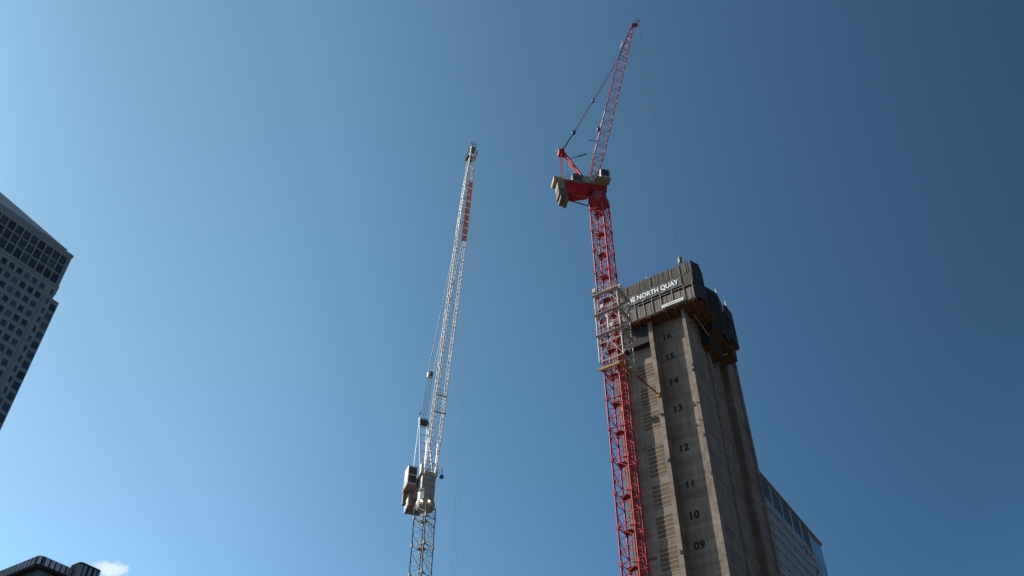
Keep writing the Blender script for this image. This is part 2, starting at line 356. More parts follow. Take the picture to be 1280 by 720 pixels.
# hanging platforms on the right side
m = MB(); m.box((-30.1, 91.6, 78.72), (-27.3, 96.6, 78.88)); obj('deck', m, TIMB, fw)
m = MB(); m.box((-30.1, 91.7, 76.5), (-28.4, 95.6, 76.66)); obj('deck', m, TIMB, fw)
screen((-28.35, 91.7), (-28.3, 95.6), 76.7, 78.65, NET, name='netting')
screen((-30.2, 91.62), (-28.35, 91.62), 76.7, 78.65, NET, name='netting')
m = MB(); m.box((-29.5, 97.3, 80.12), (-26.95, 99.3, 80.28)); obj('deck', m, TIMB, fw)
m = MB(); m.box((-29.5, 97.5, 78.1), (-27.4, 99.1, 80.1)); obj('timber_box', m, TIMB, fw)
for y in (92.4, 93.8, 95.2):
    m = MB(); m.bar((-28.5, y, 76.5), (-30.1, y, 75.2), .07); m.bar((-29.2, y, 78.7), (-28.0, y + .6, 76.9), .05); obj('bracket', m, TIMB, fw)
m = MB(); m.box((-29.5, 96.4, 77.9), (-27.9, 96.6, 78.05)); obj('ledger_beam', m, YEL, fw)
# odds on top: gang hooks, a mast light, loose props
for x, y, h in ((-28.1, F0 + .6, 1.3), (-28.35, F0 + .8, .9), (-34.0, F0 + .5, .9), (-34.25, F0 + .7, .55), (-27.9, 95.0, .6), (-27.6, 97.6, .7), (-31.0, F0 + 1.2, .5), (-38.6, F0 + .5, 1.0)):
    m = MB(); m.bar((x, y, 86.2), (x, y, 86.7 + h), .05); m.bar((x - .22, y, 86.7 + h * .6), (x + .22, y, 86.7 + h * .6), .035); obj('prop', m, GALV, fw)
for x, y in ((-26.95, 93.95), (-26.85, 97.1)):
    m = MB(); m.box((x - .06, y - .1, 86.5), (x + .06, y + .1, 87.5)); obj('white_post', m, WHT, fw)
# side struts inside the recess under the formwork, left bay
m = MB(); m.box((-39.3, 87.0, 76.9), (-35.1, 87.96, 79.7)); obj('shutter_panel', m, NET, fw)

# ------------------------------------------------------------------ banners
Mb = frame(G(-33.2, F0 - .07, 82.85), GR)
bn = thing('name_banner', Mb, 'long dark banner reading THE NORTH QUAY in white capitals near the core top', 'banner')
m = MB()
n = 24; vs = []; fs = []
for i in range(n + 1):
    x = -38.15 + (9.25) * i / n; wv = .02 * math.sin(i * 1.7)
    vs += [(x, F0 - .10 + wv, 82.93), (x, F0 - .10 + wv, 84.66), (x, F0 - .07 + wv, 84.66), (x, F0 - .07 + wv, 82.93)]
for i in range(n):
    a = 4 * i; fs += [(a, a+4, a+5, a+1), (a+1, a+5, a+6, a+2), (a+2, a+6, a+7, a+3), (a+3, a+7, a+4, a)]
fs += [(0,1,2,3), (4*n+3, 4*n+2, 4*n+1, 4*n)]
m.add(vs, fs); obj('banner_sheet', m, BAN, bn)
text('lettering', 'THE NORTH QUAY', 1.16, face_M(-33.43, F0 - .135, 83.76), LET, bn, .006, .022, 1.0, 8.2)
Mb2 = frame(G(-30.6, F0 - .07, 80.3), GR)
b2 = thing('small_banner', Mb2, 'small white strip banner with faint dark lettering below the big name banner', 'banner')
m = MB(); m.box((-32.15, F0 - .16, 80.30), (-29.04, F0 - .13, 80.80)); obj('banner_sheet', m, WBAN, b2)
text('lettering', 'L  K    I I I I I I I I I I I I   I I I    K', .27, face_M(-30.6, F0 - .172, 80.53), DLET, b2, .004, .004, 1.0, 2.55)

# ------------------------------------------------------------------ lattice helpers
def lattice(mb, P, Q, side, half0, half1, depth0, depth1, n, rc, rb, nc=6):
    """four-chord lattice beam P->Q; side = sideways axis; tapering halves"""
    P = Vector(P); Q = Vector(Q); ax = (Q - P).normalized(); side = Vector(side).normalized(); up = ax.cross(side).normalized()
    def ring(t):
        c = P.lerp(Q, t); w_ = half0 + (half1 - half0) * t; h_ = depth0 + (depth1 - depth0) * t
        return [c + side * w_ * a + up * h_ * b for a, b in ((1,1),(-1,1),(-1,-1),(1,-1))]
    rs = [ring(i / n) for i in range(n + 1)]
    for k in range(4): mb.bar(rs[0][k], rs[-1][k], rc, nc)
    for i in range(n):
        for k in range(4):
            a, b = (k, (k + 1) % 4) if (i + k) % 2 else ((k + 1) % 4, k)
            mb.bar(rs[i][a], rs[i+1][b], rb)
            mb.bar(rs[i+1][k], rs[i+1][(k+1)%4], rb * .85)
def mast_lattice(mb, half, z0, z1, pitch, rc, rb, M):
    n = max(1, round((z1 - z0) / pitch)); dz = (z1 - z0) / n
    c = [(half, half), (-half, half), (-half, -half), (half, -half)]
    for x, y in c: mb.bar((x, y, z0), (x, y, z1), rc, 4)
    for i in range(n):
        za, zb = z0 + dz * i, z0 + dz * (i + 1)
        for k in range(4):
            p = c[k]; q = c[(k + 1) % 4]; mid = ((p[0] + q[0]) / 2, (p[1] + q[1]) / 2)
            # K / X bracing alternating
            if i % 2 == 0:
                mb.bar((*p, za), (*q, zb), rb)
            else:
                mb.bar((*q, za), (*p, zb), rb)
            if i % 2 == 0: mb.bar((*p, zb), (*mid, (za + zb) / 2), rb * .7)
            if i % 2 == 0: mb.bar((*p, za), (*q, za), rb * .9)

# ------------------------------------------------------------------ tower cranes
def crane_mast(root, cx, cy, top, paint, gusset, pitch, rc, rb, plat_every, plat0, sl_=.14):
    M = frame((cx, cy, 0), GR)
    m = MB(M); mast_lattice(m, 1.0, 0, top, pitch, rc, rb, M)
    z = plat0
    while z > 4:
        for x, y in ((1,1),(-1,1),(-1,-1),(1,-1)): m.box((x-sl_, y-sl_, z-.24), (x+sl_, y+sl_, z+.24))
        z -= plat_every
    obj('mast', m, paint, root)
    z = plat0
    while z > 2:
        m = MB(M); m.prism([(-.9,-.1),(.1,-.1),(.1,.9),(-.9,.9)], z - .03, z + .03); m.prism([(.9,-.9),(.9,-.2),(.2,-.9)], z - .03, z + .03)
        m.bar((-1,-1,z),(1,-1,z), rb); m.bar((1,-1,z),(1,1,z), rb); m.bar((1,1,z),(-1,1,z), rb); m.bar((-1,1,z),(-1,-1,z), rb)
        obj('rest_platform', m, gusset, root); z -= plat_every
    m = MB(M)
    for x in (.35, .75): m.bar((x, .72, 1), (x, .72, top - 1), .03)
    z = 1.3
    while z < top - 1: m.bar((.35,.72,z),(.75,.72,z),.018); z += .35
    obj('ladder', m, gusset, root)
    m = MB(M); m.bar((-.15, .3, 1), (-.15, .3, top - 1), .045); obj('power_cable', m, DRK, root)
    m = MB(M); m.prism([(-3.4,-3.4),(3.4,-3.4),(3.4,3.4),(-3.4,3.4)], 0.004, .8); obj('base_slab', m, CON, root)

def ropes(root, name, segs, r=.03):
    m = MB(IDENT)
    for p, q in segs: m.bar(p, q, r, 5)
    return obj(name, m, ROPE, root)

# ---- the red crane
RX, RY = 12.49, 86.10
rc_ = thing('tower_crane', frame((RX, RY, 0), GR), 'tall red luffing crane standing against the left side of the concrete core', 'crane', None)
crane_mast(rc_, RX, RY, 97.2, RED, REDD, 1.37, .12, .048, 4.1, 95.8)
JA = R(80); JM = frame((RX, RY, 0), math.pi / 2 - JA)      # x forward along the jib, y away from the camera
def J(x, y, z): return JM @ Vector((x, y, z))
# slewing head
m = MB(GM @ Matrix.Translation(GM.inverted() @ Vector((RX, RY, 0))))
n8 = lambda r: [(r * math.cos(2*math.pi*(i+.5)/12), r * math.sin(2*math.pi*(i+.5)/12)) for i in range(12)]
ra, rb_ = [( -1.16,-1.16),(1.16,-1.16),(1.16,1.16),(-1.16,1.16)], None
m.add([(x, y, 97.1) for x, y in ra] + [(x * .92, y * .92, 98.6) for x, y in ra], [(0,1,5,4),(1,2,6,5),(2,3,7,6),(3,0,4,7),(4,5,6,7),(3,2,1,0)])
obj('mast_head', m, REDD, rc_)
m = MB(JM); m.prism(n8(1.2), 98.6, 98.95); obj('slewing_ring', m, DRK, rc_)
m = MB(JM); m.prism(n8(1.12), 98.95, 99.45); m.slab([(-1.5,99.45),(1.1,99.45),(1.2,100.50),(-1.7,100.50)], -.95, .95); obj('turntable', m, REDD, rc_)
m = MB(JM)
for s in (-1, 1):
    y0, y1 = (-.80, -.66) if s < 0 else (.66, .80)
    m.slab([(-5.1,98.2),(-3.9,98.1),(-1.55,99.0),(-1.25,100.48),(-5.1,100.48)], min(y0,y1), max(y0,y1))
m.slab([(-5.1,98.22),(-3.9,98.12),(-1.6,99.02),(-1.6,99.15),(-3.9,98.25),(-5.1,98.35)], -.655, .655)
obj('counter_jib', m, RED, rc_)
m = MB(JM); m.bar((-4.3,-.6,98.1),(-.4,-.9,97.6),.13,6); m.bar((-4.3,.6,98.1),(-.4,.9,97.6),.10,6); m.bar((-4.5,0,98.4),(-4.3,-.6,98.1),.1); obj('brace', m, REDD, rc_)
m = MB(JM); m.box((-5.3,-1.15,100.52),(1.2,1.15,100.65)); obj('machinery_deck', m, GRY, rc_)
m = MB(JM); m.box((-6.65,-.9,100.52),(-5.32,.9,100.70)); m.box((-6.7,-.95,100.70),(-6.62,.95,101.20)); m.box((-6.61,-.95,100.70),(-5.4,-.88,101.20)); obj('rear_platform', m, YEL, rc_)
for x0, x1, z0, z1, hw in ((-6.15,-5.0,98.9,100.5,.80), (-6.05,-5.45,97.7,98.85,.85), (-5.41,-4.75,97.6,98.85,.85), (-5.8,-5.27,96.8,97.65,.8), (-5.22,-4.7,96.5,97.55,.8)):
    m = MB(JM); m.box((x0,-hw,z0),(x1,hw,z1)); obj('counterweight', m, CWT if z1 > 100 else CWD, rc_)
m = MB(JM); m.rail([(.2,-1.12,100.65),(-5.3,-1.12,100.65)], 1.05, .022, 1.3); m.rail([(1.2,1.12,100.65),(-6.7,1.2,100.65)], 1.05, .022, 1.3); obj('handrail', m, GALV, rc_)
# A-frame
m = MB(JM)
for s in (-1, 1): m.bar((-1.2, s*.3, 100.70), (-5.0, s*.2, 108.3), .19, 6)
for t in (.3, .62): m.bar((-1.2-3.8*t,-.45+.15*t,100.70+7.6*t),(-1.2-3.8*t,.45-.15*t,100.70+7.6*t),.09)
m.bar((-5.0,-.5,108.3),(-5.0,.5,108.3),.26,8)
m.box((-5.6,-.5,107.5),(-4.75,.5,108.25))
o = obj('a_frame', m, RED, rc_)
for s in (-1, 1):
    m = MB(JM); m.bar((-5.25, s*.45, 107.6), (-5.25, s*.6, 100.70), .07, 6); obj('tie_rod', m, RED, o)
m = MB(JM); m.rail([(-5.8,-.6,108.2),(-4.6,-.6,108.2),(-4.6,.6,108.2),(-5.8,.6,108.2),(-5.8,-.6,108.2)], .7, .022, .8, 1); obj('head_platform', m, GALV, o)
# machinery
m = MB(JM); m.box((-3.9,-.9,100.65),(-2.2,1.0,102.30)); m.box((-3.7,-.8,102.30),(-2.9,.7,102.65)); obj('engine_housing', m, DRK, rc_)
m = MB(JM); m.bar((-1.9,-.95,101.40),(-1.9,.95,101.40),.55,12); m.bar((-.9,-.9,101.20),(-.9,.9,101.20),.42,12); obj('winch_drum', m, GALV, rc_)
m = MB(JM); m.box((-2.1,-1.1,100.65),(-1.3,-.8,102.00)); m.box((-.9,-1.1,100.65),(-.4,-.8,102.50)); m.bar((-1.9,-1.0,100.70),(-1.2,-.6,103.60),.06); m.box((-.5,.9,100.65),(.5,1.4,102.30)); obj('control_cabinet', m, GALV, rc_)
m = MB(JM); m.bar((-4.6,-1.0,105.3),(-1.6,-1.2,107.0),.05,6); m.bar((-4.6,-1.0,105.3),(-4.6,-1.0,100.70),.035); m.bar((-2.9,-1.1,106.25),(-1.6,-1.2,107.0),.09); obj('flag_pole', m, DRK, rc_)
# cab
m = MB(JM)
c0, c1 = (-.05, -2.4, 100.65), (1.35, -1.2, 102.50)
m.slab([(c0[0],c0[2]),(c1[0]-.25,c0[2]),(c1[0],c0[2]+.6),(c1[0]-.1,c1[2]),(c0[0],c1[2])], c0[1], c1[1])
o = obj('cab', m, GALV, rc_)
m = MB(JM); m.box((.12,-2.43,101.05),(1.1,-2.402,102.35)); obj('window', m, GLS, o)
m = MB(JM); m.box((c1[0]-.06, -2.3, 101.30), (c1[0]+.02, -1.3, 102.35)); obj('window', m, GLS, o)
m = MB(JM); m.box((-.9,-2.5,100.50),(1.4,-1.17,100.64)); m.rail([(-.1,-2.45,100.65),(-.85,-2.45,100.65)], 1.0, .022, 1); obj('cab_platform', m, CWT, rc_)
m = MB(JM); m.box((-.35,-1.0,100.66),(.2,-.78,102.80)); m.box((-.35,.78,100.66),(.2,1.0,102.80)); obj('boom_foot', m, WHT, rc_)
# boom
PIV = Vector((-.65, 0, 102.3)); TIP = Vector((9.45, 0, 148.4)); TIPR = Vector((9.85, 0, 148.3))
side = Vector((0, 1, 0)); ax = (TIP - PIV).normalized(); upb = ax.cross(side)
def B(t, s=0, u=0): return PIV.lerp(TIP, t) + side * s + upb * u
m = MB(JM)
lattice(m, B(.0), B(.10), side, .68, .75, .35, .72, 3, .065, .032)
lattice(m, B(.10), B(.73), side, .75, .75, .72, .72, 19, .062, .026)
lattice(m, B(.73), TIPR, side, .75, .2, .72, .18, 10, .060, .026)
boom = obj('boom', m, REDB, rc_); TIP = TIPR + Vector((.45, 0, 0)); PB = Vector((9.45, 0, 148.4))
def B(t, s=0, u=0): return PIV.lerp(PB, t) + side * s + upb * u
m = MB(JM); m.slab([(TIP.x-.75,147.6),(TIP.x-.3,147.8),(TIP.x+.3,148.5),(TIP.x+.1,148.8),(TIP.x-.65,148.6)], -.22, .22); m.bar((TIP.x+.15,-.3,148.5),(TIP.x+.15,.3,148.5),.28,12); obj('boom_head', m, REDD, boom)
m = MB(JM); m.bar((TIP.x-.1,-.5,148.75),(TIP.x+.8,-.5,149.0),.05); m.bar((TIP.x-.1,.5,148.75),(TIP.x+.8,.5,149.0),.05); m.rail([(TIP.x-.1,-.5,148.8),(TIP.x+.8,-.5,149.0),(TIP.x+.8,.5,149.0),(TIP.x-.1,.5,148.8)], 1.0, .03, .9); m.bar((TIP.x+.5,0,148.9),(TIP.x+.5,0,150.4),.03); obj('tip_platform', m, DRK, boom)
m = MB(JM)
for t0 in [i / 20 for i in range(2, 16)]: m.bar(B(t0,-.25,-.64), B(t0+.05,-.25,-.64), .03); m.bar(B(t0,.25,-.64), B(t0+.05,.25,-.64), .03); m.bar(B(t0,-.7,-.68), B(t0,.7,-.68), .05)
obj('boom_walkway', m, GALV, boom)
for t0, mm in ((.24, WHT), (.31, WHT), (.37, WHT), (.17, WHT), (.84, WHT)):
    m = MB(JM); m.bar(B(t0) + Vector((-.78,-.8,0)), B(t0) + Vector((-.78,.8,0)), .07); m.bar(B(t0) + Vector((-.78,-.8,0)), B(t0) + Vector((.7,-.8,.2)), .06); obj('boom_platform', m, mm, boom)
m = MB(JM); m.box(tuple(B(.26)+Vector((-1.2,-.6,0))), tuple(B(.26)+Vector((-.8,-.2,.8)))); m.bar(B(.2)+Vector((-2.3,-.4,0)), B(.2)+Vector((-.6,-.4,0)), .05); obj('floodlight', m, DRK, boom)
# luffing ropes and pendant
ab_ = Vector((-2.95, 0, 113.4)); at = B(.72, 0, .72) if (B(.5,0,.72).x < B(.5).x) else B(.72, 0, -.72)
sgs = [(J(-5.0, s, 108.4), J(ab_.x, s*.5, ab_.z)) for s in (-.35, 0, .35)]
ropes(rc_, 'luffing_rope', sgs, .04)
m = MB(JM); m.box((ab_.x-.1,-.2,ab_.z-.2),(ab_.x+.15,.2,ab_.z+.2)); m.bar((ab_.x,-.25,ab_.z),(ab_.x,.25,ab_.z),.3,10); m.box((0.55,-.15,122.2),(.85,.15,123)); obj('luffing_block', m, DRK, rc_)
m = MB(JM); m.bar((ab_.x,-.12,ab_.z),(at.x,-.45,at.z),.035,5); m.bar((ab_.x,.12,ab_.z),(at.x,.45,at.z),.035,5); obj('pendant', m, REDD, rc_)
hz = 88.3
ropes(rc_, 'hoist_rope', [(J(TIP.x+.65, s*1.0, 148.4), J(TIP.x+.55, s*.5, hz)) for s in (-.38, .38)], .022)
m = MB(JM); m.box((TIP.x+.35,-.28,87.5),(TIP.x+.75,.28,88.4)); m.bar((TIP.x+.55,0,87.5),(TIP.x+.55,0,87.1),.08); m.bar((TIP.x+.55,0,87.1),(TIP.x+.8,0,86.85),.07); obj('hook_block', m, CWT, rc_)

# white climbing frame wrapped round the red mast
FMt = GM @ Matrix.Translation(GM.inverted() @ Vector((RX, RY, 0)) + Vector((.32, .10, 0)))
hx, hy = 1.62, 1.45
m = MB(FMt)
for x, y in ((hx,hy),(-hx,hy),(-hx,-hy),(hx,-hy)): m.bar((x,y,68.4),(x,y,79.6),.10,4)
c = [(hx,hy),(-hx,hy),(-hx,-hy),(hx,-hy)]
for i in range(4):
    za, zb = 68.4 + 2.8*i, 68.4 + 2.8*(i+1)
    for k in range(4):
        p, q = c[k], c[(k+1)%4]; mid = ((p[0]+q[0])/2, (p[1]+q[1])/2)
        m.bar((*p,zb),(*q,zb),.06)
        if i == 0: m.bar((*p,za),(*q,za),.07)
        m.bar((*p,za),(*mid,zb),.04); m.bar((*q,za),(*mid,zb),.04)
        m.bar((*p,(za+zb)/2),(*q,(za+zb)/2),.035)
cf = obj('climbing_frame', m, PALE, rc_); cf['label'] = 'pale steel climbing frame with decks round the red mast'
for z in (79.0, 75.7, 72.3):
    m = MB(FMt); e = 1.85
    m.box((-e,-e,z),(e,-1.35,z+.06)); m.box((-e,1.35,z),(e,e,z+.06)); m.box((-e,-1.34,z),(-1.35,1.34,z+.06)); m.box((1.35,-1.34,z),(e,1.34,z+.06))
    obj('deck', m, GALV, cf)
    m = MB(FMt); m.rail([(-e,-e,z+.06),(e,-e,z+.06),(e,e,z+.06),(-e,e,z+.06),(-e,-e,z+.06)], 1.05, .026, 1.1, 1); obj('handrail', m, GALV, cf)
for x, y, z in ((-.5,-1.8,76.3),(.6,-1.8,72.8),(-1.4,-1.8,79.4),(1.7,.4,75.9),(1.75,-.9,79.3)):
    m = MB(FMt); m.box((x-.22,y-.18,z),(x+.22,y+.18,z+.6)); obj('hydraulic_unit', m, PALE, cf)
m = MB(FMt); m.bar((0,-1.55,72.5),(0,-1.55,75.7),.10,8); obj('hydraulic_ram', m, WHT, cf)
FMt = frame((RX, RY, 0), GR)

# orange tie collar and its strut to the core
m = MB(FMt); e = 1.32
for a_, b_ in (((-1.75,-e),(e+.1,-e)), ((e,-e),(e,e)), ((e,e),(-e,e)), ((-e,e),(-e,-e))):
    m.bar((*a_,67.45),(*b_,67.45),.12,4)
m.box((-1.35,-1.62,67.0),(1.35,-1.35,67.28))
tcl = obj('mast_tie', m, ORG, rc_); tcl['label'] = 'rusty orange collar round the mast with struts to the core'
PC = GM.inverted() @ Vector((RX, RY, 0))
s1 = (PC.x + 1.3, PC.y - 1.2, 67.45)
m = MB(); m.bar(s1, (-34.75, 86.72, 67.95), .11, 6); m.box((-34.98, 86.66, 67.6), (-34.54, 86.79, 68.3)); obj('tie_strut', m, ORG, tcl)
m = MB(); k0, k1 = Vector(s1), Vector((-34.75, 86.72, 67.95)); m.bar(k0.lerp(k1,.38), k0.lerp(k1,.62), .14, 6); obj('strut_sleeve', m, REDD, tcl)
m = MB(); m.bar((PC.x - .2, PC.y + 1.4, 67.45), (-39.8, 86.76, 67.6), .11, 6); m.box((-40.1, 86.66, 67.2), (-39.5, 86.79, 68.0)); obj('tie_strut', m, ORG, tcl)

# ---- the white crane
WX, WY = -11.80, 109.37
wc = thing('tower_crane', frame((WX, WY, 0), GR), 'slim white and grey luffing crane standing alone in the middle of the sky', 'crane', None)
crane_mast(wc, WX, WY, 62.0, GRY, GRY, 1.35, .11, .036, 4.0, 60.2, .12)
KA = R(158); KM = frame((WX, WY, 0), math.pi / 2 - KA)
m = MB(KM)
def ringz(r, z, n=12): return [(r*math.cos(2*math.pi*i/n), r*math.sin(2*math.pi*i/n), z) for i in range(n)]
def lathe(m, prof, n=12):
    vs = []; fs = []
    for r, z in prof: vs += ringz(r, z, n)
    for j in range(len(prof)-1):
        for i in range(n): fs.append((j*n+i, j*n+(i+1)%n, (j+1)*n+(i+1)%n, (j+1)*n+i))
    fs += [tuple(range(n-1,-1,-1)), tuple((len(prof)-1)*n+i for i in range(n))]; m.add(vs, fs)
lathe(m, [(1.15,61.6),(1.3,61.9),(1.35,62.4),(1.16,62.9),(1.16,63.9),(1.22,64.1),(1.22,64.4)]); obj('slewing_head', m, MGY, wc)
m = MB(KM); m.slab([(-1.0,64.4),(.9,64.4),(.95,66.5),(-1.2,66.5)], -.95, .95); obj('turntable', m, MGY, wc)
m = MB(KM); m.box((-6.8,-1.0,65.7),(-1.8,1.0,66.5)); m.box((-6.9,-1.3,66.52),(1.1,1.15,66.62)); obj('counter_jib', m, PALE, wc)
for x0, x1, zz in ((-6.9,-6.2,64.0),(-6.15,-5.4,64.2),(-5.35,-4.7,64.4)):
    m = MB(KM); m.box((x0,-1.15,zz+.3),(x1,1.15,65.65)); obj('counterweight', m, GRY, wc)
# louvred machinery cabinet on the near-left side
m = MB(KM); m.box((-2.7,-2.55,65.5),(-.9,-1.25,68.5)); o = obj('machinery_cabinet', m, WHT, wc)
m = MB(KM)
for z0, z1 in ((65.9,67.0),(67.2,68.3)): m.box((-.9+.002,-2.45,z0),(-.86,-1.35,z1))
obj('louvre', m, DRK, o)
m = MB(KM)
for z0, z1 in ((65.9,67.0),(67.2,68.3)): m.box((-2.55,-2.59,z0),(-1.1,-2.552,z1))
obj('louvre', m, GALV, o)
m = MB(KM); m.box((-3.0,-2.7,65.1),(-.6,-1.2,65.4)); o = obj('side_platform', m, CWT, wc)
m = MB(KM); m.box((-2.9,-2.6,63.2),(-2.4,-2.1,65.09)); m.box((-2.2,-1.9,62.9),(-1.8,-1.45,65.09)); obj('hanging_ballast', m, CWT, wc)
m = MB(KM); m.rail([(-.6,-2.68,65.4),(-3.0,-2.68,65.4)], 1.0, .022, 1.2); m.rail([(1.3,-1.3,66.64),(1.3,1.3,66.64),(-6.8,1.3,66.64)], 1.1, .022, 1.2); obj('handrail', m, WHT, wc)
# A-frame: a tall ladder-like pair of legs
AT = Vector((-4.4, 0, 79.0))
m = MB(KM)
for s in (-1, 1):
    m.bar((-.2, s*.95, 66.6), (AT.x, s*.62, AT.z), .11, 6)
    m.bar((AT.x-.2, s*.62, AT.z-.3), (-4.8, s*.95, 66.6), .04, 6)
n = 7
for i in range(1, n):
    t = i / n; m.bar((-.2+(AT.x+.2)*t, -.95+.33*t, 66.6+(AT.z-66.6)*t), (-.2+(AT.x+.2)*t, .95-.33*t, 66.6+(AT.z-66.6)*t), .055)
m.bar((AT.x,-.7,AT.z),(AT.x,.7,AT.z),.26,8)
o = obj('a_frame', m, WHT, wc)
m = MB(KM); m.box((AT.x-.35,-.5,AT.z-.9),(AT.x+.35,.6,AT.z-.2)); m.bar((AT.x,.2,AT.z-.6),(AT.x,1.0,AT.z-.6),.3,8); obj('sheave_block', m, DRK, o)
m = MB(KM); m.bar((AT.x,-.65,AT.z),(AT.x,-.65,AT.z+1.0),.03); m.ball((AT.x,-.65,AT.z+1.05),.17); obj('anemometer', m, DRK, o)  # anemometer ball on a short post
m = MB(KM); m.bar((-2.9,-.7,67.6),(-2.9,.7,67.6),.55,12); m.bar((-1.5,-.7,67.4),(-1.5,.7,67.4),.45,12); m.box((-5.6,-1,66.64),(-4,1,68.3)); m.bar((.6,-.95,66.8),(.6,.95,66.8),.4,8)
m.box((.1,-1.2,66.64),(.8,-.9,68.2)); m.box((.1,.9,66.64),(.8,1.2,67.9)); m.bar((.9,-.6,66.7),(.9,.6,68.6),.08); obj('winch', m, GALV, wc)
m = MB(KM); m.box((1.3,1.35,66.0),(1.75,1.85,66.4)); m.bar((1.5,1.6,66.4),(1.5,1.6,67.7),.06); o = obj('blue_box', m, BLU, wc)  # small blue box with a short post
# boom
def B(t, s=0, u=0): return PIV.lerp(TIP, t) + side * s + upb * u
PIV = Vector((1.1, 0, 66.3)); TIP = Vector((13.35, 0, 123.6)); ax = (TIP - PIV).normalized(); upb = ax.cross(side)
m = MB(KM)
lattice(m, B(0), B(.09), side, .80, .76, .2, .72, 3, .08, .036)
lattice(m, B(.09), B(.55), side, .76, .76, .72, .72, 18, .07, .028)
lattice(m, B(.55), B(.70), side, .76, .72, .72, .68, 6, .07, .028)
lattice(m, B(.875), B(1.0), side, .60, .25, .55, .25, 6, .08, .036)
boom = obj('boom', m, WHT, wc)
m = MB(KM); lattice(m, B(.70), B(.875), side, .74, .60, .70, .55, 8, .085, .055); obj('boom_section', m, WHT, boom)
m = MB(KM)
P0_, P1_, P2_, P3_ = B(.70,.02,-.74), B(.70,.70,-.74), B(.875,.56,-.60), B(.875,.02,-.60)
sg = 1 if B(.7,0,.74).x > B(.7,0,-.74).x else -1
for i in range(9):
    ta, tb = .665 + .21*i/9, .665 + .21*(i+.88)/9
    ha, hb = .72 - .13*(i/9), .72 - .13*((i+.72)/9)
    u0, u1 = sg*(ha+.06), sg*(hb+.06)
    e_ = ax.cross(side).normalized() * sg * .02
    q = [B(ta,-.12,u0), B(ta,ha-.02,u0), B(tb,hb-.02,u1), B(tb,-.12,u1)]
    m.add(q + [v + e_ for v in q], [(0,3,2,1),(4,5,6,7),(0,1,5,4),(1,2,6,5),(2,3,7,6),(3,0,4,7)])
for i in range(8):
    ta, tb = .70 + .175*i/8, .70 + .175*(i+1)/8; uu = sg*(.80-.14*i/8)
    p_, q_ = (B(ta,-.1,uu), B(tb,.6,uu)) if i % 2 else (B(ta,.62,uu), B(tb,-.1,uu)); m.bar(p_, q_, .05)
obj('banner_strip', m, mat('faded_red_mesh', (.40,.16,.145), .7, 0, .5, 3.0), boom)
m = MB(KM)
for t0 in [i / 25 for i in range(2, 24)]: m.bar(B(t0,-.55,-sg*.5), B(t0+.04,-.55,-sg*.5), .05); m.bar(B(t0,-.2,-sg*.5), B(t0+.04,-.2,-sg*.5), .05)
for i in range(60): t0 = .08 + .88*i/60; m.bar(B(t0,-.6,-sg*.5), B(t0,-.15,-sg*.5), .05)
obj('boom_walkway', m, GALV, boom)
m = MB(KM); m.bar((TIP.x+.2,-.4,TIP.z),(TIP.x+.2,.4,TIP.z),.4,10); m.box((TIP.x-.5,-.3,TIP.z-.5),(TIP.x+.3,.3,TIP.z+.2)); obj('boom_head', m, GRY, boom)
m = MB(KM); z = TIP.z - 1.6
m.box((TIP.x-1.6,-.75,z),(TIP.x-.2,.75,z+.06)); m.rail([(TIP.x-1.6,-.75,z),(TIP.x+.3,-.75,z),(TIP.x+.3,.75,z),(TIP.x-1.6,.75,z),(TIP.x-1.6,-.75,z)], 1.2, .045, .7)
m.rail([(TIP.x-.3,-.5,TIP.z+.2),(TIP.x+.6,-.5,TIP.z+.2),(TIP.x+.6,.5,TIP.z+.2)], 1.0, .04, .7); m.bar((TIP.x,0,TIP.z),(TIP.x,0,TIP.z+1.9),.04); obj('tip_platform', m, DRK, boom)
for t0 in (.155, .20):
    m = MB(KM); c_ = B(t0); m.box((c_.x+.45,-.85,c_.z),(c_.x+.75,1.1 if t0 < .17 else .85,c_.z+.06)); m.bar((c_.x-.7,.8,c_.z),(c_.x+.75,.8,c_.z),.05); m.rail([(c_.x+.75,-.85,c_.z),(c_.x+.75,.85,c_.z)], .8, .025, .6); obj('boom_platform', m, GALV, boom)
at = B(.68, 0, -sg*.74); bk = Vector((-2.6, 0, 86.3))
m = MB(KM); m.box((bk.x-.25,-.42,bk.z-.5),(bk.x+.25,.42,bk.z+.5)); o = obj('luffing_block', m, WHT, wc)
m = MB(KM); m.bar((bk.x+.2,-.2,bk.z),(bk.x+.2,.2,bk.z),.4,10); obj('sheave', m, DRK, o)
KJ = lambda x, y, z: KM @ Vector((x, y, z))
ropes(wc, 'luffing_rope', [(KJ(AT.x, s, AT.z), KJ(bk.x, s, bk.z)) for s in (-.36,-.12,.12,.36)], .04)
m = MB(KM)
for s in (-.4,.4): m.bar((bk.x,s,bk.z),(at.x,s*1.4,at.z),.06,5)
obj('pendant', m, GALV, wc)
ropes(wc, 'hoist_rope', [(KJ(TIP.x+.5, s, TIP.z-.2), KJ(TIP.x+.5, s*.8, 21)) for s in (-.26,.26)], .018)
m = MB(KM); m.box((TIP.x+.2,-.4,19.9),(TIP.x+.8,.4,21.1)); m.bar((TIP.x+.5,0,19.9),(TIP.x+.5,0,19.3),.1); m.bar((TIP.x+.5,0,19.3),(TIP.x+.8,0,19.0),.09); m.bar((TIP.x+.8,0,19.0),(TIP.x+.5,0,18.7),.09); obj('hook_block', m, YEL, wc)
